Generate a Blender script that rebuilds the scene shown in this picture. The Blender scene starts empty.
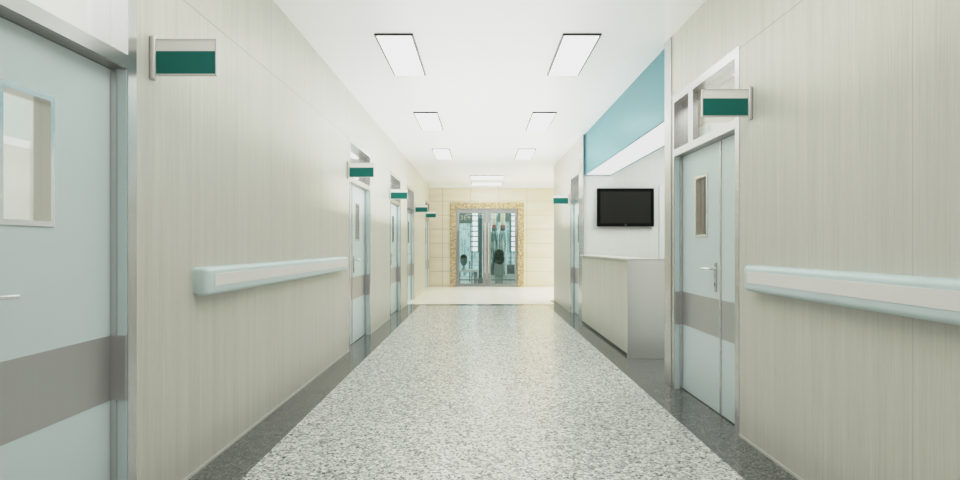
import bpy, bmesh, math, random
from mathutils import Vector
random.seed(4)
S = bpy.context.scene
COL = S.collection
H = 3.10            # ceiling height
XL, XR = -1.563, 1.697   # corridor wall faces
F = 570.0

# ------------------------------------------------------------------ materials
def s2l(c):
    c = c / 255.0
    return c / 12.92 if c <= 0.04045 else ((c + 0.055) / 1.055) ** 2.4
def rgb(r, g, b): return (s2l(r), s2l(g), s2l(b), 1.0)

class NT:
    def __init__(self, name):
        self.m = bpy.data.materials.new(name); self.m.use_nodes = True
        self.t = self.m.node_tree; self.t.nodes.clear()
        self.out = self.n('ShaderNodeOutputMaterial')
    def n(self, typ, **kw):
        nd = self.t.nodes.new(typ)
        for k, v in kw.items(): setattr(nd, k, v)
        return nd
    def l(self, a, b): self.t.links.new(a, b)
    def put(self, sock, v):
        if isinstance(v, bpy.types.NodeSocket): self.l(v, sock)
        else: sock.default_value = v
    def math(self, op, a, b=None, c=None):
        nd = self.n('ShaderNodeMath', operation=op)
        self.put(nd.inputs[0], a)
        if b is not None: self.put(nd.inputs[1], b)
        if c is not None: self.put(nd.inputs[2], c)
        return nd.outputs[0]
    def mix(self, fac, a, b, blend='MIX'):
        nd = self.n('ShaderNodeMix', data_type='RGBA', blend_type=blend)
        self.put(nd.inputs[0], fac); self.put(nd.inputs[6], a); self.put(nd.inputs[7], b)
        return nd.outputs[2]
    def coord(self):
        return self.n('ShaderNodeTexCoord').outputs['Object']
    def mapped(self, scale, loc=(0, 0, 0)):
        mp = self.n('ShaderNodeMapping'); self.l(self.coord(), mp.inputs[0])
        mp.inputs['Scale'].default_value = scale; mp.inputs['Location'].default_value = loc
        return mp.outputs[0]
    def noise(self, scale, vec=None, detail=2, rough=0.5):
        nd = self.n('ShaderNodeTexNoise'); nd.inputs['Scale'].default_value = scale
        nd.inputs['Detail'].default_value = detail; nd.inputs['Roughness'].default_value = rough
        self.l(vec if vec is not None else self.coord(), nd.inputs['Vector'])
        return nd.outputs['Fac']
    def ramp(self, fac, stops, interp='LINEAR'):
        nd = self.n('ShaderNodeValToRGB'); self.l(fac, nd.inputs[0]); cr = nd.color_ramp; cr.interpolation = interp
        while len(cr.elements) < len(stops): cr.elements.new(0.5)
        for e, (p, c) in zip(cr.elements, stops): e.position = p; e.color = c
        return nd.outputs[0]
    def xyz(self):
        nd = self.n('ShaderNodeSeparateXYZ'); self.l(self.coord(), nd.inputs[0]); return nd.outputs
    def seam(self, c, period, off, width):
        a = self.math('DIVIDE', self.math('SUBTRACT', c, off), period)
        a = self.math('ABSOLUTE', self.math('SUBTRACT', self.math('FRACT', a), 0.5))
        return self.math('GREATER_THAN', a, 0.5 - width / (2 * period))
    def line(self, c, at, width):
        return self.math('LESS_THAN', self.math('ABSOLUTE', self.math('SUBTRACT', c, at)), width / 2)
    def pbr(self, color, rough=0.5, metal=0.0, spec=0.5, emis=None, estr=0.0, coat=0.0, bump=None, bstr=0.1, bdist=0.01):
        b = self.n('ShaderNodeBsdfPrincipled')
        self.put(b.inputs['Base Color'], color); self.put(b.inputs['Roughness'], rough)
        self.put(b.inputs['Metallic'], metal); b.inputs['Specular IOR Level'].default_value = spec
        b.inputs['Coat Weight'].default_value = coat; b.inputs['Coat Roughness'].default_value = 0.08
        if emis is not None:
            self.put(b.inputs['Emission Color'], emis); b.inputs['Emission Strength'].default_value = estr
        if bump is not None:
            bp = self.n('ShaderNodeBump'); bp.inputs['Strength'].default_value = bstr
            bp.inputs['Distance'].default_value = bdist
            self.l(bump, bp.inputs['Height']); self.l(bp.outputs[0], b.inputs['Normal'])
        self.l(b.outputs[0], self.out.inputs[0]); return self.m

def plain(name, c, rough=0.5, metal=0.0, spec=0.5, var=0.04, scale=6.0, **kw):
    t = NT(name); f = t.noise(scale, detail=3)
    a = tuple(x * (1 - var) for x in c[:3]) + (1,); b = tuple(min(1, x * (1 + var)) for x in c[:3]) + (1,)
    return t.pbr(t.ramp(f, [(0.3, a), (0.7, b)]), rough, metal, spec, **kw)

def laminate(name, c, yoff, period=0.587, axis=1, hjoint=2.54, contrast=0.095, rough=0.36, seamk=0.35):
    t = NT(name)
    f1 = t.noise(1.0, t.mapped((125, 125, 1.4)), 5, 0.7)
    f2 = t.noise(1.0, t.mapped((13, 13, 0.3), (3, 1, 2)), 4, 0.65)
    f3 = t.noise(1.0, t.mapped((260, 260, 9), (1, 7, 2)), 2, 0.6)
    f = t.math('ADD', t.math('ADD', t.math('MULTIPLY', f1, 0.45), t.math('MULTIPLY', f2, 0.3)), t.math('MULTIPLY', f3, 0.25))
    lo = tuple(x * (1 - contrast * 1.6) for x in c[:3]) + (1,); hi = tuple(min(1, x * (1 + contrast)) for x in c[:3]) + (1,)
    col = t.ramp(f, [(0.36, lo), (0.52, c), (0.64, hi)])
    o = t.xyz()
    s = t.math('MULTIPLY', t.seam(o[axis], period, yoff, 0.004), seamk)
    if hjoint: s = t.math('MAXIMUM', s, t.math('MULTIPLY', t.line(o[2], hjoint, 0.006), 0.55))
    col = t.mix(s, col, tuple(x * 0.35 for x in c[:3]) + (1,))
    return t.pbr(col, rough, 0, 0.5, bump=f1, bstr=0.06, bdist=0.002)

def steel(name, c, rough, aniso_scale=(30, 30, 1), var=0.03, metal=1.0):
    t = NT(name); f = t.noise(1.0, t.mapped(aniso_scale), 3)
    a = tuple(x * (1 - var) for x in c[:3]) + (1,)
    r = t.math('ADD', t.math('MULTIPLY', f, 0.04), rough - 0.02)
    return t.pbr(t.ramp(f, [(0.3, a), (0.7, c)]), r, metal)

def glass(name, tint, refl=0.10):
    t = NT(name)
    tr = t.n('ShaderNodeBsdfTransparent'); tr.inputs[0].default_value = tint
    gl = t.n('ShaderNodeBsdfGlossy'); gl.inputs['Roughness'].default_value = 0.02; gl.inputs[0].default_value = (1, 1, 1, 1)
    lw = t.n('ShaderNodeLayerWeight'); lw.inputs[0].default_value = 0.3
    mx = t.n('ShaderNodeMixShader')
    t.l(t.math('ADD', t.math('MULTIPLY', lw.outputs['Fresnel'], 0.28), refl * 0.3), mx.inputs[0])
    t.l(tr.outputs[0], mx.inputs[1]); t.l(gl.outputs[0], mx.inputs[2]); t.l(mx.outputs[0], t.out.inputs[0])
    return t.m

def emit(name, c, k):
    t = NT(name); f = t.noise(3.0)
    e = t.n('ShaderNodeEmission'); e.inputs[1].default_value = k
    t.l(t.ramp(f, [(0, c), (1, tuple(x * .99 for x in c[:3]) + (1,))]), e.inputs[0]); t.l(e.outputs[0], t.out.inputs[0]); return t.m

WALLC = rgb(205, 204, 193)
M = {}
M['wallL'] = laminate('laminate_left', WALLC, 4.25)
M['wallR'] = laminate('laminate_right', WALLC, 4.0)
M['counter_wood'] = laminate('laminate_counter', rgb(196, 196, 184), 4.0, period=5.0, hjoint=None, contrast=0.11)
M['panel_white'] = laminate('station_panels', rgb(224, 225, 220), 2.13, period=0.66, axis=0, hjoint=None, contrast=0.03, rough=0.4, seamk=0.3)
M['room_warm'] = laminate('warm_partition', rgb(196, 186, 166), 4.0, period=.4, axis=0, hjoint=None)
M['room'] = plain('room_paint', rgb(226, 226, 220), 0.7)
M['steel'] = steel('polished_steel', (0.80, 0.80, 0.79, 1), 0.20)
M['frame'] = steel('satin_frame', (0.60, 0.60, 0.59, 1), 0.26, metal=0.8)
M['entrance_steel'] = steel('entrance_steel', (0.36, 0.37, 0.37, 1), 0.35)
M['stop'] = steel('door_stop_metal', (0.33, 0.32, 0.29, 1), 0.35)
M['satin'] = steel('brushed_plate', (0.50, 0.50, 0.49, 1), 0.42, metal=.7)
M['endpanel'] = steel('brushed_counter_end', (0.82, 0.82, 0.80, 1), 0.30, (3, 3, 1), 0.01)
M['door'] = plain('door_paint', rgb(206, 220, 221), 0.33, var=0.01, scale=1.5)
M['gap'] = plain('dark_gap', rgb(70, 76, 74), 0.6)
M['rail'] = plain('rail_vinyl', rgb(204, 220, 221), 0.38, var=0.02)
M['rail_insert'] = plain('rail_insert', rgb(232, 230, 228), 0.45, var=0.01)
M['sign_white'] = plain('sign_white', rgb(236, 234, 228), 0.4, var=0.01)
M['sign_teal'] = plain('sign_teal', rgb(7, 101, 91), 0.6, spec=0.3, var=0.02)
M['bracket'] = steel('sign_bracket', (0.62, 0.62, 0.60, 1), 0.4, metal=.6)
M['fascia'] = plain('teal_fascia', rgb(76, 136, 145), 0.32, var=0.02, scale=1.2)
M['lampframe'] = plain('light_frame', rgb(118, 120, 116), 0.4)
M['lampside'] = plain('light_side', rgb(14, 14, 14), 0.5)
M['diffuser'] = emit('diffuser', (1.0, 1.0, 0.99, 1), 5.2)
M['diffuser_lobby'] = emit('diffuser_lobby', (1.0, 1.0, 0.98, 1), 5)
M['soffit_diff'] = emit('soffit_diffuser', (0.97, 0.98, 1.0, 1), 1.5)
M['glass'] = glass('clear_glass', (0.97, 0.98, 0.975, 1))
M['glass_teal'] = glass('entrance_glass', (0.885, 0.925, 0.92, 1), 0.12)
M['black'] = plain('black_plastic', rgb(6, 6, 6), 0.6, var=0.02)
M['black'].node_tree.nodes['Principled BSDF'].inputs['Specular IOR Level'].default_value = 0.08
M['trim'] = plain('aluminium_trim', rgb(206, 206, 198), 0.4)
M['white'] = plain('white_lacquer', rgb(232, 232, 228), 0.4, var=0.01)
M['chrome'] = steel('chrome', (0.85, 0.85, 0.85, 1), 0.14)

def m_screen():
    t = NT('tv_screen')
    w = t.n('ShaderNodeTexWave', wave_type='BANDS', bands_direction='X'); w.inputs['Scale'].default_value = 22
    t.l(t.coord(), w.inputs['Vector'])
    return t.pbr(t.ramp(w.outputs['Fac'], [(0, rgb(22, 23, 17)), (1, rgb(30, 31, 24))]), 0.4, 0, 0.18)
M['screen'] = m_screen()

def m_ceiling():
    t = NT('ceiling_panels'); o = t.xyz()
    s = t.math('MULTIPLY', t.seam(o[1], 0.598, 4.374, 0.006), 0.16)
    f = t.noise(1.0, t.mapped((0.8, 0.25, 1)), 2)
    c = t.ramp(f, [(0.3, rgb(233, 234, 230)), (0.7, rgb(240, 241, 238))])
    return t.pbr(t.mix(s, c, rgb(120, 122, 118)), 0.30, 0, 0.35)
M['ceiling'] = m_ceiling()

def m_terrazzo():
    t = NT('terrazzo')
    v = t.n('ShaderNodeTexVoronoi'); v.inputs['Scale'].default_value = 72
    dist = t.n('ShaderNodeTexNoise'); dist.inputs['Scale'].default_value = 40
    t.l(t.coord(), dist.inputs['Vector'])
    vm = t.n('ShaderNodeVectorMath', operation='MULTIPLY_ADD'); t.l(dist.outputs['Color'], vm.inputs[0])
    vm.inputs[1].default_value = (0.03, 0.03, 0.03); t.l(t.coord(), vm.inputs[2])
    t.l(vm.outputs[0], v.inputs['Vector'])
    sp = t.n('ShaderNodeSeparateColor'); t.l(v.outputs['Color'], sp.inputs[0])
    base = t.ramp(sp.outputs[0], [(0.0, rgb(120, 122, 118)), (0.05, rgb(158, 160, 155)), (0.22, rgb(182, 184, 178)), (0.40, rgb(205, 206, 200)), (0.62, rgb(221, 222, 217)), (0.85, rgb(234, 235, 231))], 'CONSTANT')
    v2 = t.n('ShaderNodeTexVoronoi'); v2.inputs['Scale'].default_value = 84; t.l(vm.outputs[0], v2.inputs['Vector'])
    sp2 = t.n('ShaderNodeSeparateColor'); t.l(v2.outputs['Color'], sp2.inputs[0])
    m2 = t.math('LESS_THAN', sp2.outputs[1], 0.13)
    c = t.mix(t.math('MULTIPLY', m2, 0.75), base, rgb(112, 114, 110))
    m3 = t.math('LESS_THAN', sp2.outputs[2], 0.045)
    c = t.mix(t.math('MULTIPLY', m3, 0.9), c, rgb(44, 46, 44))
    return t.pbr(c, 0.22, 0, 0.5)
M['terrazzo'] = m_terrazzo()

def m_granite():
    t = NT('dark_granite')
    v = t.n('ShaderNodeTexVoronoi'); v.inputs['Scale'].default_value = 110; t.l(t.coord(), v.inputs['Vector'])
    sp = t.n('ShaderNodeSeparateColor'); t.l(v.outputs['Color'], sp.inputs[0])
    c = t.ramp(sp.outputs[0], [(0, rgb(60, 64, 60)), (0.25, rgb(86, 89, 84)), (0.6, rgb(102, 105, 99)), (0.9, rgb(128, 130, 123))], 'CONSTANT')
    return t.pbr(c, 0.14, 0, 0.5)
M['granite'] = m_granite()

def m_lobby():
    t = NT('cream_marble'); o = t.xyz()
    s = t.math('MAXIMUM', t.seam(o[0], 0.9, 0.1, 0.004), t.seam(o[1], 0.9, 12.3, 0.004))
    f = t.noise(1.4, detail=5)
    c = t.ramp(f, [(0.3, rgb(246, 243, 235)), (0.7, rgb(248, 246, 240))])
    return t.pbr(t.mix(t.math('MULTIPLY', s, 0.2), c, rgb(150, 145, 130)), 0.28, 0, 0.5)
M['lobby'] = m_lobby()

def m_stone():
    t = NT('beige_stone_cladding'); o = t.xyz()
    f = t.noise(1.0, t.mapped((0.9, 0.9, 5)), 5, 0.6)
    c = t.ramp(f, [(0.3, rgb(216, 206, 184)), (0.7, rgb(228, 220, 202))])
    s = t.math('MAXIMUM', t.seam(o[2], 0.431, 0.05, 0.012), t.seam(o[0], 0.8635, -1.167, 0.014))
    return t.pbr(t.mix(t.math('MULTIPLY', s, 0.55), c, rgb(120, 110, 90)), 0.3)
M['stone'] = m_stone()

def m_surround():
    t = NT('speckled_gold_granite')
    f = t.noise(15, detail=4, rough=0.9)
    return t.pbr(t.ramp(f, [(0.40, rgb(138, 116, 82)), (0.5, rgb(182, 163, 128)), (0.58, rgb(212, 200, 174))]), 0.3)
M['surround'] = m_surround()
M['leaf'] = plain('leaf_green', rgb(30, 84, 62), 0.6, var=0.5, scale=30)
M['planter'] = plain('speckled_planter', rgb(130, 150, 142), 0.6, var=0.5, scale=45)
M['teal_dark'] = plain('dark_teal_metal', rgb(78, 112, 110), 0.45)
M['sign_grey'] = plain('grey_green_board', rgb(118, 136, 130), 0.5)
def m_facade():
    t = NT('pale_facade'); f = t.noise(1.0, t.mapped((5.5, 1, 1.1)), 4, 0.7); g = t.noise(1.0, t.mapped((2, 1, 9)), 2, 0.5)
    c = t.ramp(f, [(0.36, rgb(96, 136, 134)), (0.44, rgb(168, 196, 194)), (0.56, rgb(214, 228, 226)), (0.62, rgb(150, 184, 182))])
    return t.pbr(t.mix(t.math('MULTIPLY', t.math('GREATER_THAN', g, .56), .5), c, rgb(234, 240, 238)), 0.8)
M['facade'] = m_facade()
def m_bottle(name, a, b, c):
    t = NT(name); f = t.noise(1.0, t.mapped((14, 14, 1.6)), 4, 0.7)
    return t.pbr(t.ramp(f, [(0.4, a), (0.5, b), (0.6, c)]), .08)
M['pave'] = plain('paving', rgb(158, 172, 168), 0.6, var=0.15, scale=3)
M['pale_stone'] = plain('pale_stone', rgb(205, 215, 214), 0.6, var=0.06)
M['bottle_green'] = m_bottle('bottle_green', rgb(40, 84, 76), rgb(86, 138, 130), rgb(190, 214, 210))
M['bottle_clear'] = m_bottle('bottle_pale', rgb(104, 146, 144), rgb(176, 204, 202), rgb(226, 236, 234))
M['label_cream'] = plain('label_cream', rgb(238, 232, 210), 0.6, var=0.05)
M['label_red'] = plain('label_red', rgb(176, 120, 108), 0.6)

# ------------------------------------------------------------------ mesh helpers
class MB:
    def __init__(self): self.bm = bmesh.new()
    def box(self, x0, x1, y0, y1, z0, z1, bev=0.0, seg=2):
        if x0 > x1: x0, x1 = x1, x0
        if y0 > y1: y0, y1 = y1, y0
        r = bmesh.ops.create_cube(self.bm, size=1.0); vs = r['verts']
        for v in vs:
            v.co = Vector(((x0 + x1) / 2 + v.co.x * (x1 - x0), (y0 + y1) / 2 + v.co.y * (y1 - y0), (z0 + z1) / 2 + v.co.z * (z1 - z0)))
        if bev:
            es = list({e for v in vs for e in v.link_edges})
            bmesh.ops.bevel(self.bm, geom=es, offset=bev, segments=seg, profile=0.5, affect='EDGES')
        return self
    def lathe(self, prof, cx=0, cy=0, seg=20):
        rings = []
        for r, z in prof:
            if r < 1e-5: rings.append([self.bm.verts.new((cx, cy, z))])
            else: rings.append([self.bm.verts.new((cx + r * math.cos(2 * math.pi * k / seg), cy + r * math.sin(2 * math.pi * k / seg), z)) for k in range(seg)])
        for a, b in zip(rings, rings[1:]):
            for k in range(seg):
                k2 = (k + 1) % seg
                if len(a) == 1 and len(b) == 1: continue
                if len(a) == 1: f = (a[0], b[k], b[k2])
                elif len(b) == 1: f = (a[k], a[k2], b[0])
                else: f = (a[k], a[k2], b[k2], b[k])
                self.bm.faces.new(f)
        return self
    def tube(self, pts, r, seg=10):
        pts = [Vector(p) for p in pts]; rings = []
        for i, p in enumerate(pts):
            d = (pts[min(i + 1, len(pts) - 1)] - pts[max(i - 1, 0)]).normalized()
            up = Vector((0, 0, 1)) if abs(d.z) < 0.9 else Vector((1, 0, 0))
            a = d.cross(up).normalized(); b = d.cross(a)
            rings.append([self.bm.verts.new(p + r * (math.cos(2 * math.pi * k / seg) * a + math.sin(2 * math.pi * k / seg) * b)) for k in range(seg)])
        for a, b in zip(rings, rings[1:]):
            for k in range(seg):
                self.bm.faces.new((a[k], a[(k + 1) % seg], b[(k + 1) % seg], b[k]))
        self.bm.faces.new(rings[0]); self.bm.faces.new(rings[-1][::-1]); return self
    def prism(self, prof, y0, y1):          # profile of (x, z) swept along y
        a = [self.bm.verts.new((x, y0, z)) for x, z in prof]; b = [self.bm.verts.new((x, y1, z)) for x, z in prof]
        n = len(prof)
        for k in range(n): self.bm.faces.new((a[k], a[(k + 1) % n], b[(k + 1) % n], b[k]))
        self.bm.faces.new(a[::-1]); self.bm.faces.new(b); return self
    def build(self, name, mat, parent=None, smooth=False):
        bmesh.ops.recalc_face_normals(self.bm, faces=self.bm.faces)
        me = bpy.data.meshes.new(name); self.bm.to_mesh(me); self.bm.free()
        if smooth:
            for p in me.polygons: p.use_smooth = True
            try: me.set_sharp_from_angle(angle=math.radians(38))
            except Exception: pass
        me.materials.append(mat)
        o = bpy.data.objects.new(name, me); COL.objects.link(o)
        if parent: o.parent = parent
        return o

def tag(o, label=None, cat=None, group=None, kind=None):
    if label: o['label'] = label
    if cat: o['category'] = cat
    if group: o['group'] = group
    if kind: o['kind'] = kind
    return o
def empty(name, loc, label=None, cat=None, group=None, kind=None):
    o = bpy.data.objects.new(name, None); COL.objects.link(o); o.location = loc; o.empty_display_size = 0.1
    return tag(o, label, cat, group, kind)
def copy_tree(o, parent=None):
    c = o.copy(); COL.objects.link(c); c.parent = parent
    for ch in list(o.children): copy_tree(ch, c)
    return c
def struct(name, mb, mat, label, cat):
    return tag(mb.build(name, mat), label, cat, kind='structure')

# ------------------------------------------------------------------ door positions
DW, DT = 1.316, 2.56
LD = [(1.27, 2.586), (6.775, 8.10), (9.84, 11.16), (12.12, 13.38), (16.15, 17.42)]
RD = [(3.735, 5.05), (9.77, 10.76)]

# ------------------------------------------------------------------ room shell
TH = 0.17
def wall_with_openings(mb, x0, x1, ya, yb, doors):
    y = ya
    for a, b in doors:
        mb.box(x0, x1, y, a + 0.01, 0, H); mb.box(x0, x1, a + 0.01, b - 0.01, DT - 0.01, H); y = b - 0.01
    mb.box(x0, x1, y, yb, 0, H)
mb = MB(); wall_with_openings(mb, XL - TH, XL, -3.4, 17.5, LD)
struct('wall_left', mb, M['wallL'], 'long left corridor wall in pale grey beige wood grain laminate', 'wall')
mb = MB(); wall_with_openings(mb, XR, XR + TH, -3.4, 5.05 + 0.16, RD[:1])
mb.box(XR, XR + TH, 5.05, 5.21, 0, H)
struct('wall_right', mb, M['wallR'], 'near right corridor wall of wood grain laminate around the large door', 'wall')
mb = MB(); wall_with_openings(mb, XR, XR + TH, 9.62, 13.2, RD[1:])
mb.box(XR + TH, 5.2, 13.03, 13.2, 0, H)
struct('wall_right_far', mb, M['wallR'], 'far right corridor wall of wood grain laminate beyond the counter', 'wall')
# rear wall (behind the camera) and the lobby side
struct('wall_back', MB().box(XL - TH, XR + TH, -3.55, -3.4, 0, H), M['wallL'], 'corridor end wall behind the viewpoint', 'wall')
struct('wall_lobby_side', MB().box(5.05, 5.2, 13.2, 17.5, 0, H), M['stone'], 'side wall of the lobby hidden round the corner', 'wall')
# end wall of the lobby with an entrance opening
mb = MB(); EX0, EX1, EZ, EY = -0.765, 1.155, 2.415, 17.5
mb.box(-1.9, EX0, EY, EY + .2, 0, H); mb.box(EX1, 5.2, EY, EY + .2, 0, H); mb.box(EX0, EX1, EY, EY + .2, EZ, H)
struct('wall_end', mb, M['stone'], 'beige stone tiled end wall around the glass entrance', 'wall')
# rooms behind the doors
mb = MB()
mb.box(-5.0, -4.9, -1.0, 17.5, 0, H); mb.box(-4.9, XL - TH, -1.1, -1.0, 0, H); mb.box(-4.9, XL - TH, 3.9, 4.0, 0, H)
mb.box(-4.9, XL - TH, 9.0, 9.1, 0, H); mb.box(-4.9, XL - TH, 14.5, 14.6, 0, H); mb.box(-4.9, XL - TH, 17.5, 17.6, 0, H)
mb.box(-5.0, XL - TH, -1.1, 17.6, H, H + .1); mb.box(-5.0, XL - TH, -1.1, 17.6, -.1, 0)
struct('wall_left_rooms', mb, M['room'], 'pale painted walls of the rooms seen through left door glass', 'wall')
def room(bxs, mat, prefix, label):
    for k, b in enumerate(bxs): struct(prefix, MB().box(*b), mat, label, 'floor' if prefix == 'floor' else 'ceiling' if prefix == 'ceiling' else 'wall')
room([(4.0, 4.1, 1.0, 5.14, 0, H), (XR + TH, 4.0, .9, 1.0, 0, H)], M['room_warm'], 'wall_room', 'warm beige wall of the room behind the near right door')
room([(XR + TH, 5.1, 5.14, 5.2, 0, H)], M['room_warm'], 'wall_partition', 'warm beige partition seen through the near right transom')
room([(XR + TH, 4.0, 12.0, 12.1, 0, H), (4.0, 4.1, 9.7, 12.1, 0, H)], M['room'], 'wall_room_far', 'pale wall of the room behind the narrow far right door')
room([(XR + TH, 4.1, .9, 5.14, H, H + .1), (XR + TH, 4.1, 9.7, 12.1, H, H + .1)], M['room'], 'ceiling', 'ceiling of a room behind a right door')
room([(XR + TH, 4.1, .9, 5.14, -.1, 0), (XR + TH, 4.1, 9.7, 12.1, -.1, 0)], M['room'], 'floor', 'floor of a room behind a right door')
# nurse station recess
struct('wall_station_near', MB().box(XR + TH, 5.1, 5.2, 5.215, 0, H), M['panel_white'], 'white panelled near side wall of the counter recess', 'wall')
struct('wall_station_back', MB().box(XR + .012, 5.2, 9.45, 9.62, 0, H), M['panel_white'], 'white panelled wall behind the counter carrying the screen', 'wall')
struct('wall_station_side', MB().box(5.1, 5.2, 5.2, 9.45, 0, H), M['panel_white'], 'side wall of the counter recess', 'wall')
# ceiling
mb = MB(); mb.box(XL - TH, XR + TH, -3.5, 17.7, H, H + .12); mb.box(XR + TH, 5.3, 5.2, 9.6, H, H + .12); mb.box(XR + TH, 5.3, 13.0, 17.7, H, H + .12)
struct('ceiling', mb, M['ceiling'], 'glossy white panel ceiling with thin cross joints', 'ceiling')
# floors
BL, BR = -1.28, 1.41
struct('floor', MB().box(BL, BR, -3.5, 12.0, -.08, 0), M['terrazzo'], 'pale speckled terrazzo corridor floor', 'floor')
mb = MB(); mb.box(XL - TH, BL, -3.5, 12.0, -.08, 0); mb.box(BR, XR + TH, -3.5, 12.0, -.08, 0); mb.box(XL - TH, 5.3, 12.0, 12.3, -.08, 0)
mb.box(XR + TH, 5.3, 5.2, 9.7, -.08, 0); mb.box(1.60, XR + TH, 12.3, 13.2, -.08, 0)
struct('floor_border', mb, M['granite'], 'dark grey polished granite floor border along the walls', 'floor')
mb = MB(); mb.box(XL - TH, 1.60, 12.3, 13.2, -.08, 0); mb.box(XL - TH, 5.3, 13.2, 17.7, -.08, 0)
struct('floor_lobby', mb, M['lobby'], 'shiny cream marble floor of the far lobby', 'floor')
# base trims
tag(MB().box(XL, 5.05, 17.42, 17.5, H - .055, H).build('trim_5', M['ceiling']), 'white cornice above the stone end wall', 'cornice', kind='structure')
def skirt(name, side, segs, label, z=0.016, d=0.005, mat='trim'):
    mb = MB()
    x = XL if side < 0 else XR
    for a, b in segs: mb.box(x, x - side * d, a, b, 0.0, z)
    struct(name, mb, M[mat], label, 'baseboard')
skirt('baseboard_left', -1, [(-3.4, 1.27), (2.59, 6.77), (8.1, 9.84), (11.16, 12.12)], 'thin pale metal strip at the foot of the left wall')
skirt('baseboard_right', 1, [(-3.4, 3.73), (10.77, 13.2)], 'thin pale metal strip at the foot of the right wall')
skirt('baseboard_lobby', -1, [(13.4, 16.14)], 'cream stone skirting on the lobby left wall', z=0.09, d=0.012, mat='stone')

# steel corner posts either side of the station opening
def post(name, y0, y1, label, dx=TH + .01):
    mb = MB(); mb.box(XR - .012, XR + dx, y0, y1, 0, H - .002, 0.006)
    tag(mb.build(name, M['frame']), label, 'trim', kind='structure')
post('trim_1', 5.052, 5.225, 'tall steel corner post between the near right door and the counter')
post('trim_2', 9.40, 9.765, 'tall steel corner post at the far end of the counter', .012)

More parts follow.
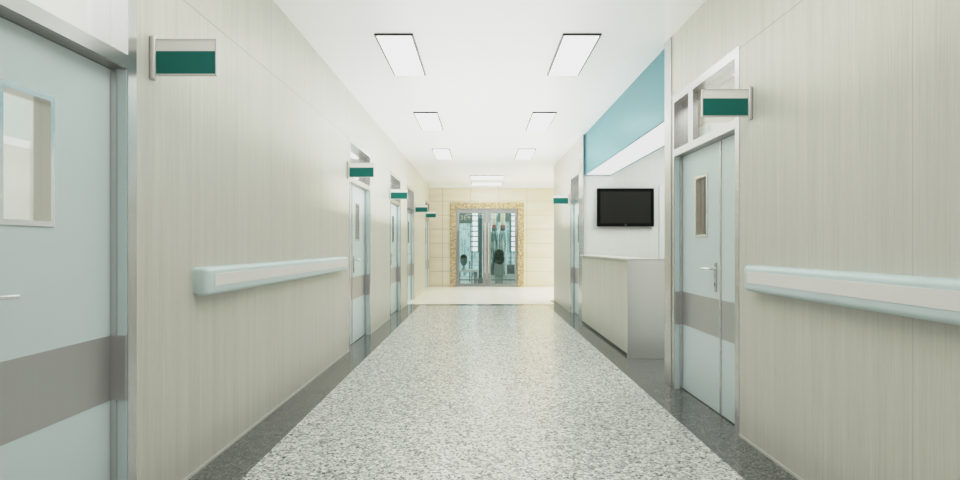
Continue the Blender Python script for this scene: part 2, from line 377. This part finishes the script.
# ------------------------------------------------------------------ doors
def make_door(name, side, y0, y1, label, vis=(0.19, 0.43), leaf_mat='door', single=False, mullion=False):
    """side -1 left wall, +1 right wall; local u runs along +Y, d runs into the wall"""
    W = y1 - y0; x = XL if side < 0 else XR
    root = empty(name, (x, y0, 0), label, 'door', kind='structure')
    def bx(mb, d0, d1, u0, u1, z0, z1, bev=0): mb.box(side * d0, side * d1, u0, u1, z0, z1, bev)
    fw, pr, dep = 0.062, -0.003, TH + 0.01
    L0, L1 = 2.03, 2.09
    mb = MB()
    bx(mb, pr, dep, 0, fw, 0, DT); bx(mb, pr, dep, W - fw, W, 0, DT)
    bx(mb, pr, dep, fw, W - fw, DT - fw, DT); bx(mb, pr, dep, fw, W - fw, L0, L1)
    mb.build('door_frame', M['frame'], root)
    mb = MB(); bx(mb, .043, .068, fw, fw + .012, 0, L0 - .004); bx(mb, .043, .068, W - fw - .012, W - fw, 0, L0 - .004)
    mb.build('door_stop', M['frame'], root)
    mb = MB(); bx(mb, .002, .068, fw, W - fw, L0 - .004, L0); mb.build('head_lining', M['stop'], root)
    mb = MB(); bx(mb, .002, .043, fw, fw + .003, 0, L0 - .004); bx(mb, .002, .043, W - fw - .003, W - fw, 0, L0 - .004)
    jl = mb.build('jamb_lining', M[leaf_mat], root)
    mb = MB(); bx(mb, .002, .070, fw + .002, fw + .014, .565, .85); bx(mb, .002, .068, W - fw - .0135, W - fw - .002, .565, .85); mb.build('kick_plate_or_reflection', M['satin'], jl)  # jamb strips stand in for the leaf band's reflection, put in as satin geometry
    if mullion:
        m2 = MB(); bx(m2, 0.03, 0.07, W * 0.685, W * 0.765, L1, DT - fw); m2.build('mullion', M['frame'], root)
    g = MB(); bx(g, 0.072, 0.078, fw, W - fw, L1, DT - fw); g.build('transom_glass', M['glass'], root)
    g = MB(); bx(g, 0.135, 0.15, fw, W - fw, 0, L0); 
    # leaves
    a, b = fw + 0.006, W - fw - 0.006
    split = a + 0.385 if not single else a
    ld0, ld1 = 0.07, 0.13
    ml0 = split + (0.004 if not single else 0)
    zt = L0 - 0.006
    v0, v1 = ml0 + vis[0], ml0 + vis[1]; vz0, vz1 = 1.318, 1.812
    mb = MB()
    bx(mb, ld0, ld1, ml0, v0, 0.008, zt); bx(mb, ld0, ld1, v1, b, 0.008, zt)
    bx(mb, ld0, ld1, v0, v1, 0.008, vz0); bx(mb, ld0, ld1, v0, v1, vz1, zt)
    leaf = mb.build('door_leaf', M[leaf_mat], root)
    # kick plate band (flush, slightly proud)
    k = MB(); bx(k, ld0 - .0015, ld0 + .003, ml0 + .001, b - .001, .565, .85); k.build('kick_plate_or_reflection', M['satin'], leaf)
    # vision window trim with reveal lining
    t = .020; q = MB()
    for (u0, u1, z0, z1) in ((v0, v0 + t, vz0, vz1), (v1 - t, v1, vz0, vz1), (v0 + t, v1 - t, vz0, vz0 + t), (v0 + t, v1 - t, vz1 - t, vz1)):
        bx(q, ld0 - .006, ld1, u0, u1, z0, z1)
    vf = q.build('vision_frame', M['steel'], leaf)
    g = MB(); bx(g, ld0 + .03, ld0 + .034, v0 + t, v1 - t, vz0 + t, vz1 - t); g.build('vision_glass', M['glass'], vf)
    # handle
    hu = ml0 + 0.085
    h = MB(); bx(h, ld0 - .010, ld0, hu - .019, hu + .019, .905, 1.125, .004)
    h.build('handle_plate', M['frame'], leaf)
    h = MB(); X = side * (ld0 - .055)
    h.tube([(side * ld0, hu, 1.075), (X, hu, 1.075), (X, hu + .01, 1.075), (X, hu + .13, 1.073)], .0095)
    h.build('lever_handle', M['chrome'], leaf, True)
    h = MB(); bx(h, ld0 - .0125, ld0 - .009, hu - .004, hu + .004, .945, .968); h.build('keyhole', M['black'], leaf)
    # mortise stile plate between leaves
    if not single:
        mb = MB(); bx(mb, ld0, ld1, a, split - .004, 0.008, zt)
        sl = mb.build('side_leaf', M[leaf_mat], root)
        k = MB(); bx(k, ld0 - .0015, ld0 + .003, a + .001, split - .005, .565, .85); k.build('kick_plate_or_reflection', M['satin'], sl)
        mb = MB(); bx(mb, ld0 - .006, ld0, split - .010, split + .012, 0.01, zt - .004)
        mb.build('meeting_strip', M['frame'], root)
    mb = MB(); bx(mb, ld1 - .02, ld1 + .01, fw, a + .004, 0, L0); bx(mb, ld1 - .02, ld1 + .01, b - .004, W - fw, 0, L0)
    mb.build('door_seal', M['gap'], root)
    return root
make_door('door_1', -1, *LD[0], 'nearest left door, pale blue with small window, steel band and transom', (0.197, 0.452), mullion=False)
make_door('door_2', -1, *LD[1], 'second left door, just beyond the end of the left handrail')
make_door('door_3', -1, *LD[2], 'third left door from the front, beside its teal sign')
make_door('door_4', -1, *LD[3], 'fourth left door, where dark floor border meets the lobby')
make_door('door_5', -1, *LD[4], 'farthest left door, in the lobby next to the stone wall')
make_door('door_6', 1, *RD[0], 'large near right pale blue door with side leaf, below the transom window', (0.235, 0.49), mullion=True)
make_door('door_7', 1, *RD[1], 'narrow far right pale blue door beyond the counter', (0.235, 0.49), single=True)

# white cabinet inside the near right room, glimpsed through its glass
cb = empty('tall_cabinet', (2.19, 4.915, 0), 'white tall cabinet inside room behind near right door transom', 'cabinet')
MB().box(-.30, .30, -.19, .17, .04, 2.27, .004).build('carcass', M['white'], cb)
MB().box(-.29, -.005, -.208, -.192, .06, 2.25, .003).build('cabinet_door', M['white'], cb)
MB().box(.005, .29, -.208, -.192, .06, 2.25, .003).build('cabinet_door', M['white'], cb)
MB().box(-.28, .28, -.17, .15, 0, .04).build('plinth', M['gap'], cb)

# ------------------------------------------------------------------ blade signs
def make_sign(side, y, label):
    x = XL if side < 0 else XR
    root = empty('projecting_sign', (x, y, 2.03), label, 'sign', 'projecting teal door signs')
    q = -side  # towards the corridor
    mb = MB(); mb.box(q * 0.0, q * .028, -.016, .016, 0, .213, .0125, 4); mb.build('bracket', M['bracket'], root, True)
    mb = MB(); mb.box(q * .026, q * .314, -.006, .006, .024, .192, .002); pn = mb.build('panel', M['sign_white'], root)
    mb = MB()
    mb.box(q * .030, q * .309, -.0075, .0075, .030, .136); mb.build('teal_field', M['sign_teal'], pn)
    mb = MB(); mb.box(q * .030, q * .314, -.009, .009, .189, .1935); mb.box(q * .3115, q * .3155, -.009, .009, .022, .1935)
    mb.box(q * .030, q * .314, -.009, .009, .022, .0255)
    mb.build('edge_trim', M['bracket'], pn)
    return root
make_sign(-1, 2.70, 'large teal and white sign nearest on the left wall')
make_sign(-1, 6.68, 'teal and white sign above the second left door past the handrail')
make_sign(-1, 9.75, 'teal and white sign by the third left door')
make_sign(-1, 13.45, 'small teal sign on left wall just past the fourth left door')
make_sign(-1, 16.0, 'tiny teal sign farthest away on left wall by the stone wall')
make_sign(1, 3.56, 'large teal and white sign crossing the near right transom window')
make_sign(1, 10.86, 'small teal sign on the far right wall beyond the counter')

# ------------------------------------------------------------------ handrails
def make_rail(side, y0, y1, label):
    x = XL if side < 0 else XR; q = -side
    root = empty('wall_handrail', (x, y0, 0.971), label, 'handrail', 'wall handrails')
    Ln = y1 - y0; P, Hh = 0.078, 0.158
    prof = [(0, 0.012), (0.02, 0.0)]
    for k in range(6):
        a = -math.pi / 2 + k * math.pi / 10
        prof.append((P - .028 + .028 * math.cos(a), .028 + .028 * math.sin(a)))
    for k in range(6):
        a = k * math.pi / 10
        prof.append((P - .028 + .028 * math.cos(a), Hh - .028 + .028 * math.sin(a)))
    prof += [(0.0, Hh)]
    mb = MB(); mb.prism([(q * a, b) for a, b in prof], .03, Ln - .03); mb.build('rail_body', M['rail'], root, True)
    # rounded end caps: profile shrinking towards the wall
    for (ya, yb) in ((.03, 0), (Ln - .03, Ln)):
        mb = MB(); rings = []
        for k in range(6):
            t = k / 5 * math.pi / 2; sc = 1 - (1 - math.cos(t)) * 0.34; yy = ya + (yb - ya) * math.sin(t)
            ins = (1 - math.cos(t)) * .018
            rings.append([mb.bm.verts.new((q * a * sc, yy, Hh / 2 + (b - Hh / 2) * (1 - ins / Hh * 2))) for a, b in prof])
        for A, B in zip(rings, rings[1:]):
            n = len(A)
            for k in range(n): mb.bm.faces.new((A[k], A[(k + 1) % n], B[(k + 1) % n], B[k]))
        mb.bm.faces.new(rings[-1])
        mb.build('end_cap', M['rail'], root, True)
    mb = MB(); mb.box(q * (P - .004), q * (P + .0025), .085, Ln - .06, .051, .120, .001); mb.build('insert_strip', M['rail_insert'], root)
    return root
make_rail(-1, 3.10, 6.42, 'pale blue handrail with white strip on the left wall')
make_rail(1, -0.6, 3.52, 'pale blue handrail with white strip on the right wall')

# ------------------------------------------------------------------ ceiling lights
def make_light(cx, y0, w, ln, label):
    root = empty('ceiling_light', (cx, y0, H), label, 'ceiling light', 'recessed ceiling light panels')
    hw = w / 2; z0 = -.016
    mb = MB()
    for (a, b, c, d) in ((-hw, -hw + .008, 0, ln), (hw - .008, hw, 0, ln), (-hw, hw, 0, .008), (-hw, hw, ln - .008, ln)): mb.box(a, b, c, d, z0 + .002, 0)
    mb.build('housing', M['lampside'], root)
    mb = MB(); e = .017
    for (a, b, c, d) in ((-hw, -hw + e, 0, ln), (hw - e, hw, 0, ln), (-hw + e, hw - e, 0, e), (-hw + e, hw - e, ln - e, ln)): mb.box(a, b, c, d, z0, z0 + .002)
    mb.build('rim', M['lampframe'], root)
    MB().box(-hw + e, hw - e, e, ln - e, z0 + .001, z0 + .006).build('diffuser', M['diffuser_lobby' if y0 > 13 else 'diffuser'], root)
rows = [(4.97, 'nearest'), (7.87, 'middle'), (10.83, 'third, farthest paired')]
for y, nm in rows:
    make_light(-.759, y, .336, 1.18, 'left rectangular white ceiling light in the %s row' % nm)
    make_light(.887, y, .336, 1.18, 'right rectangular white ceiling light in the %s row' % nm)
make_light(.18, 14.93, .90, .66, 'wide ceiling light in the lobby, the nearer of two')
make_light(.19, 16.45, .90, .66, 'wide ceiling light in the lobby, closest to the stone wall')

# ------------------------------------------------------------------ station bulkhead, soffit light, counter, screen
mb = MB(); mb.box(1.724, 2.17, 5.20, 9.45, 2.45, H)
mb.box(1.724, 1.742, 5.20, 9.45, 2.425, 2.45); mb.box(2.152, 2.17, 5.20, 9.45, 2.425, 2.45); mb.box(1.742, 2.152, 9.425, 9.45, 2.425, 2.45)
tag(mb.build('trim_3', M['fascia']), 'teal blue bulkhead hanging over the counter opening', 'bulkhead', kind='structure')
sl = empty('soffit_light', (1.947, 7.3, 2.425), 'long white light panel under the teal bulkhead', 'light')
MB().box(-.203, .203, -2.0, 2.122, .004, .014).build('diffuser', M['soffit_diff'], sl)

ct = empty('reception_counter', (1.645, 6.31, 0), 'reception counter with wood grain front and brushed steel end', 'counter')
MB().box(.018, .04, .02, 3.02, .03, 1.088).build('front_panel', M['counter_wood'], ct)
MB().box(-.018, .62, 0, .02, .0, 1.088, .002).build('end_panel', M['endpanel'], ct)
MB().box(-.02, .30, -.002, 3.022, 1.09, 1.108, .003).build('countertop', M['trim'], ct)
MB().box(.045, .62, .03, 3.02, .0, .03).build('plinth', M['granite'], ct)
MB().box(.041, .05, .03, 3.02, .03, 1.09).build('inner_panel', M['white'], ct)
MB().box(.05, .62, .02, 3.02, .72, .75, .003).build('work_desk', M['white'], ct)
MB().box(.30, .62, 0, .02, 1.088, 1.108, .002).build('end_cap', M['trim'], ct)

tv = empty('television', (2.388, 9.45, 1.886), 'black flat television mounted on the white panelled wall', 'television')
hw, hh = .466, .313
MB().box(-.2, .2, -.03, 0, -.15, .15).build('wall_mount', M['black'], tv)
mb = MB(); b = .05
for a in ((-hw, -hw + b, -hh, hh), (hw - b, hw, -hh, hh), (-hw + b, hw - b, hh - b, hh), (-hw + b, hw - b, -hh, -hh + b)):
    mb.box(a[0], a[1], -.075, -.03, a[2], a[3])
mb.build('bezel', M['black'], tv)
MB().box(-hw + b, hw - b, -.068, -.035, -hh + b, hh - b).build('screen', M['screen'], tv)
MB().box(-.012, .012, -.0765, -.074, -hh + .018, -hh + .026).build('emblem', M['bracket'], tv)
# white door frame on the station wall beside the near post
dr = empty('door_8', (3.32, 9.45, 0), 'white doorway frame on the station wall right of the television', 'door', kind='structure')
mb = MB(); mb.box(-.36, -.28, -.02, 0, 0, 2.26); mb.box(.6, .68, -.02, 0, 0, 2.26); mb.box(-.28, .6, -.02, 0, 2.18, 2.26); mb.build('door_frame', M['white'], dr)
MB().box(-.28, .6, -.008, 0, .01, 2.18).build('door_leaf', M['white'], dr)

# ------------------------------------------------------------------ glass entrance in the end wall
mb = MB(); sx0, sx1, sz = -.927, 1.328, 2.585
mb.box(sx0, EX0 + .01, EY - .03, EY + .02, 0, sz, .004); mb.box(EX1 - .01, sx1, EY - .03, EY + .02, 0, sz, .004); mb.box(EX0 + .01, EX1 - .01, EY - .03, EY + .02, EZ - .01, sz, .004)
tag(mb.build('trim_4', M['surround']), 'speckled golden granite surround of the glass entrance', 'surround', kind='structure')
en = empty('door_9', (.195, EY, 0), 'double glass entrance door with wide steel frame at corridor end', 'door', kind='structure')
MB().box(-.95, -.935, 0, .16, 0, EZ).box(.935, .95, 0, .16, 0, EZ).box(-.935, .935, 0, .16, EZ - .02, EZ).build('door_frame', M['entrance_steel'], en)
for s in (-1, 1):
    o0, o1 = (.004, .93)
    gi, go = (.125, .845)
    if s > 0: gi, go = (.12, .865)
    mb = MB()
    mb.box(s * o0, s * gi, .04, .09, .01, EZ - .03); mb.box(s * go, s * o1, .04, .09, .01, EZ - .03)
    mb.box(s * gi, s * go, .04, .09, .01, .10); mb.box(s * gi, s * go, .04, .09, 2.27, EZ - .03)
    lf = mb.build('glass_leaf', M['entrance_steel'], en)
    MB().box(s * gi, s * go, .062, .07, .10, 2.27).build('glass_pane', M['glass_teal'], lf)
    h = MB(); X = s * .055
    h.tube([(X, -.03, .44), (X, -.03, 1.98)], .015, 12); h.tube([(X, -.03, .62), (X, .045, .62)], .012, 8); h.tube([(X, -.03, 1.80), (X, .045, 1.80)], .012, 8)
    h.build('pull_handle', M['chrome'], lf, True)

# ------------------------------------------------------------------ outside, seen through the glass
struct('ground', MB().box(-6, 7, 17.7, 27, -.1, 0), M['pave'], 'pale grey green paving outside the glass entrance', 'ground')
mb = MB(); mb.box(-5, 6, 24, 24.3, 0, 6)
for x in (-2.2, -1.1, .35, .95, 1.8, 2.9): mb.box(x, x + .16, 23.9, 24, 0, 6)
struct('wall_street', mb, M['facade'], 'pale building facade across from the glass entrance', 'wall')
def grid_window(name, x0, x1, label):
    r = empty(name, ((x0 + x1) / 2, 23.88, 0), label, 'window', kind='structure'); w = (x1 - x0) / 2
    MB().box(-w, w, -.02, .02, 1.0, 3.4).build('pane', M['bright'], r)
    mb = MB()
    for k in range(12): mb.box(-w, w, -.05, -.02, 1.0 + k * .215, 1.04 + k * .215)
    mb.box(-w - .04, -w, -.05, .02, 1.0, 3.44); mb.box(w, w + .04, -.05, .02, 1.0, 3.44)
    mb.build('window_frame', M['teal_dark'], r)
M['bright'] = emit('bright_window', (0.95, 1.0, 1.0, 1), 1.8)
grid_window('window_1', -.40, -.12, 'tall bright gridded window seen through left glass leaf')
grid_window('window_2', 1.25, 1.46, 'tall bright gridded window seen through right glass leaf')

sg = empty('lettered_sign', (-.50, 18.8, 0), 'grey green board lettered 3E1 seen through left glass leaf', 'sign')
MB().box(-.26, .22, -.02, .02, 2.01, 2.48, .004).build('board', M['sign_grey'], sg)
MB().box(.20, .235, -.018, .018, 0, 2.5, .004).build('pole', M['teal_dark'], sg)
fc = bpy.data.curves.new('lettering', 'FONT'); fc.body = '3E1'; fc.size = .21; fc.space_character = 1.15; fc.extrude = .004; fc.align_x = 'CENTER'
fo = bpy.data.objects.new('lettering_tmp', fc); COL.objects.link(fo)
dg = bpy.context.evaluated_depsgraph_get(); me = bpy.data.meshes.new_from_object(fo.evaluated_get(dg))
bpy.data.objects.remove(fo); me.materials.clear(); me.materials.append(M['label_cream'])
lo = bpy.data.objects.new('lettering', me); COL.objects.link(lo); lo.parent = sg; lo.location = (.0, -.026, 2.12); lo.rotation_euler = (math.pi / 2, 0, 0)
sg2 = empty('hanging_board', (.86, 20.2, 0), 'plain grey green board behind the bottles, right glass leaf', 'sign')
MB().box(-.25, .22, -.02, .02, 2.12, 2.6, .004).build('board', M['sign_grey'], sg2)
MB().box(.20, .235, -.018, .018, 0, 2.62, .004).build('pole', M['teal_dark'], sg2)
MB().box(-.02, .02, -.024, -.02, 2.28, 2.36).build('mark', M['label_cream'], sg2)

pc = empty('street_column', (.0, 19.0, 0), 'dark teal column behind the left glass leaf', 'column')
MB().box(-.06, .05, -.05, .05, 0, 3.0, .01).build('shaft', M['teal_dark'], pc)
MB().box(-.09, .08, -.08, .08, 0, .2, .01).build('base', M['teal_dark'], pc)

def bottle(x, y, r, mat, label):
    o = empty('display_bottle', (x, y, .30), label, 'bottle', 'giant display bottles')
    MB().lathe([(0, 0), (r * .9, 0), (r, .05), (r, 1.30), (r * .86, 1.40), (r * .5, 1.47), (r * .5, 1.50), (0, 1.50)]).build('bottle_body', M[mat], o, True)
    MB().lathe([(r * .56, 1.47), (r * .6, 1.48), (r * .6, 1.55), (r * .56, 1.56)]).build('collar', M['teal_dark'], o, True)
    MB().lathe([(r * .56, 1.56), (r * .58, 1.57), (r * .56, 1.66)]).build('neck_band', M['label_red'], o, True)
    MB().lathe([(r * .56, 1.66), (r * .56, 2.12), (r * .4, 2.18), (0, 2.18)]).build('neck_label', M['label_cream'], o, True)
    return o
bottle(.455, 18.95, .125, 'bottle_green', 'giant green bottle with cream neck, the left of the pair outside')
bottle(.745, 19.05, .140, 'bottle_clear', 'giant pale bottle with cream neck, the right of the pair outside')
tag(MB().box(.28, .95, 18.78, 19.25, 0, .30, .01).build('display_plinth', M['pale_stone']), 'pale plinth carrying the two giant bottles', 'plinth')
def foliage(mb, cx, cy, cz, rx, ry, rz, n, s):
    for _ in range(n):
        v = Vector((random.gauss(0, 1), random.gauss(0, 1), random.gauss(0, 1))).normalized()
        p = Vector((cx + v.x * rx, cy + v.y * ry, cz + v.z * rz)); a = Vector((random.gauss(0, 1), random.gauss(0, 1), random.gauss(0, 1))).normalized(); b = v.cross(a).normalized()
        c = v + a * .6; c.normalize()
        q = [mb.bm.verts.new(p + b * s * .5), mb.bm.verts.new(p + c * s), mb.bm.verts.new(p - b * s * .5), mb.bm.verts.new(p - c * s)]
        mb.bm.faces.new(q)
pl = empty('potted_shrub', (.60, 18.45, 0), 'dark green shrub in a speckled planter in front of the bottles', 'plant')
mb = MB(); mb.box(-.15, .15, -.11, .11, .34, .66, .01); mb.box(-.13, .13, -.09, .09, 0, .34, .01); mb.build('planter', M['planter'], pl)
mb = MB(); foliage(mb, 0, 0, .84, .15, .11, .15, 500, .04); foliage(mb, 0, 0, 1.0, .13, .10, .13, 400, .04); mb.build('foliage', M['leaf'], pl)
ur = empty('goblet_urn', (-.545, 18.5, .50), 'goblet shaped urn with dark plant on the stone bench outside', 'urn')
MB().lathe([(0, 0), (.07, 0), (.06, .02), (.018, .05), (.018, .10), (.07, .15), (.11, .22), (.115, .34), (.105, .34), (.09, .22), (0, .2)]).build('bowl', M['teal_dark'], ur, True)
mb = MB(); foliage(mb, 0, 0, .37, .09, .09, .10, 350, .035); mb.build('foliage', M['leaf'], ur)
bn = empty('stone_bench', (-.42, 18.5, 0), 'long pale stone bench outside the left glass leaf', 'bench')
MB().box(-.42, .36, -.16, .16, .42, .50, .01).build('seat', M['pale_stone'], bn)
MB().box(-.36, -.24, -.13, .13, 0, .42, .01).build('leg', M['sign_grey'], bn); MB().box(.2, .32, -.13, .13, 0, .42, .01).build('leg', M['sign_grey'], bn)
ck = empty('street_crate', (.98, 18.5, .0), 'grey slatted crate outside, right of the potted shrub', 'crate')
mb = MB()
for k in range(5): mb.box(-.11, .11, -.1, -.09, .36 + k * .06, .40 + k * .06)
mb.box(-.12, -.10, -.1, .1, .36, .66); mb.box(.10, .12, -.1, .1, .36, .66); mb.box(-.12, .12, .08, .1, .36, .66); mb.build('crate_body', M['sign_grey'], ck)
MB().box(-.13, .13, -.11, .11, 0, .35, .01).build('block', M['pale_stone'], ck)
cafe = empty('cafe_table', (-.18, 20.3, 0), 'small pale table with items outside the left glass leaf', 'table')
MB().box(-.25, .25, -.2, .2, .72, .76, .01).build('tabletop', M['pale_stone'], cafe)
for sx in (-1, 1):
    MB().box(sx * .2 - .02, sx * .2 + .02, -.15, .15, 0, .72).build('leg', M['teal_dark'], cafe)
rl = empty('low_rail', (.2, 18.05, 0), 'low dark rail running behind both glass leaves', 'rail')
MB().box(-1.3, 1.3, -.02, .02, .17, .205, .004).build('rail_bar', M['teal_dark'], rl)
for x in (-1.2, 0, 1.2): MB().box(x - .015, x + .015, -.015, .015, 0, .17).build('post', M['teal_dark'], rl)

# ------------------------------------------------------------------ lights
def area(name, loc, sx, sy, power, rot=(0, 0, 0), col=(1, 1, 1), spread=None):
    ld = bpy.data.lights.new(name, 'AREA'); ld.shape = 'RECTANGLE'; ld.size = sx; ld.size_y = sy; ld.energy = power; ld.color = col
    if spread: ld.spread = spread
    o = bpy.data.objects.new(name, ld); COL.objects.link(o); o.location = loc; o.rotation_euler = rot; return o
UP = (math.pi, 0, 0)
area('ceiling_lamp_near', (.06, 2.6, H - .03), 1.8, 1.2, 22, col=(1, 1, 1))
area('ceiling_lamp_rear', (.06, -.6, H - .03), 1.8, 1.2, 22, col=(1, 1, 1))
area('fill_uplight_corridor', (.067, 1.9, 1.9), 2.2, 7.6, 58, UP, (1, 1, 1))  # added fill floating mid-corridor, unseen from its back; no cove here
area('fill_uplight_far', (.067, 9.0, 1.6), 2.8, 6.2, 148, UP, (1, 1, 1))  # stronger added fill for the far corridor, hung in mid-air without a fixture
area('fill_uplight_lobby', (.6, 15.2, 1.7), 3.0, 3.6, 42, UP, (1, 1, .98))  # added lobby fill aimed at the ceiling, not a real fitting
area('lobby_side_fill', (3.7, 15.4, H - .05), 1.8, 3.0, 245, (0, math.radians(-20), 0), (1, 1, .98))  # added fill hidden round the corner to brighten the lobby
area('station_lamp', (3.6, 7.4, H - .03), 1.8, 2.6, 75, col=(1, 1, 1))
area('left_room_lamp', (-3.3, 1.8, H - .03), 2, 3.5, 60)
area('left_rooms_lamp', (-3.3, 9.5, H - .03), 1.5, 12, 110)
area('right_room_lamp', (2.9, 3.4, H - .03), 1.4, 2.2, 42)
area('right_rooms_lamp', (2.9, 10.8, H - .03), 1.4, 1.6, 18)
W = bpy.data.worlds.new('World'); S.world = W; W.use_nodes = True
W.node_tree.nodes['Background'].inputs[0].default_value = (0.86, 0.95, 0.96, 1); W.node_tree.nodes['Background'].inputs[1].default_value = 2.2

# ------------------------------------------------------------------ camera
cd = bpy.data.cameras.new('camera'); cam = bpy.data.objects.new('camera', cd); COL.objects.link(cam)
cd.sensor_width = 36; cd.lens = 36 * F / 960; cam.location = (0, 0, 1.243); cam.rotation_euler = (math.pi / 2, 0, 0)
cd.shift_x = -.5 / 960; cd.shift_y = 6.5 / 960; cd.clip_start = .05
S.camera = cam
S.view_settings.view_transform = 'Standard'; S.view_settings.look = 'None'; S.view_settings.exposure = 0.0
vs = S.view_settings; vs.use_curve_mapping = True; cm = vs.curve_mapping   # soft highlight shoulder
cm.white_level = (2.5, 2.5, 2.5); cv = cm.curves[3]
for p, q in ((.1, .25), (.2, .47), (.4, .72)): cv.points.new(p, q)
cv.points[-1].location = (1.0, .85); cm.extend = 'HORIZONTAL'; cm.use_clip = True
cm.update()
S.cycles.use_denoising = True
S.cycles.max_bounces = 10; S.cycles.diffuse_bounces = 6; S.cycles.sample_clamp_indirect = 4
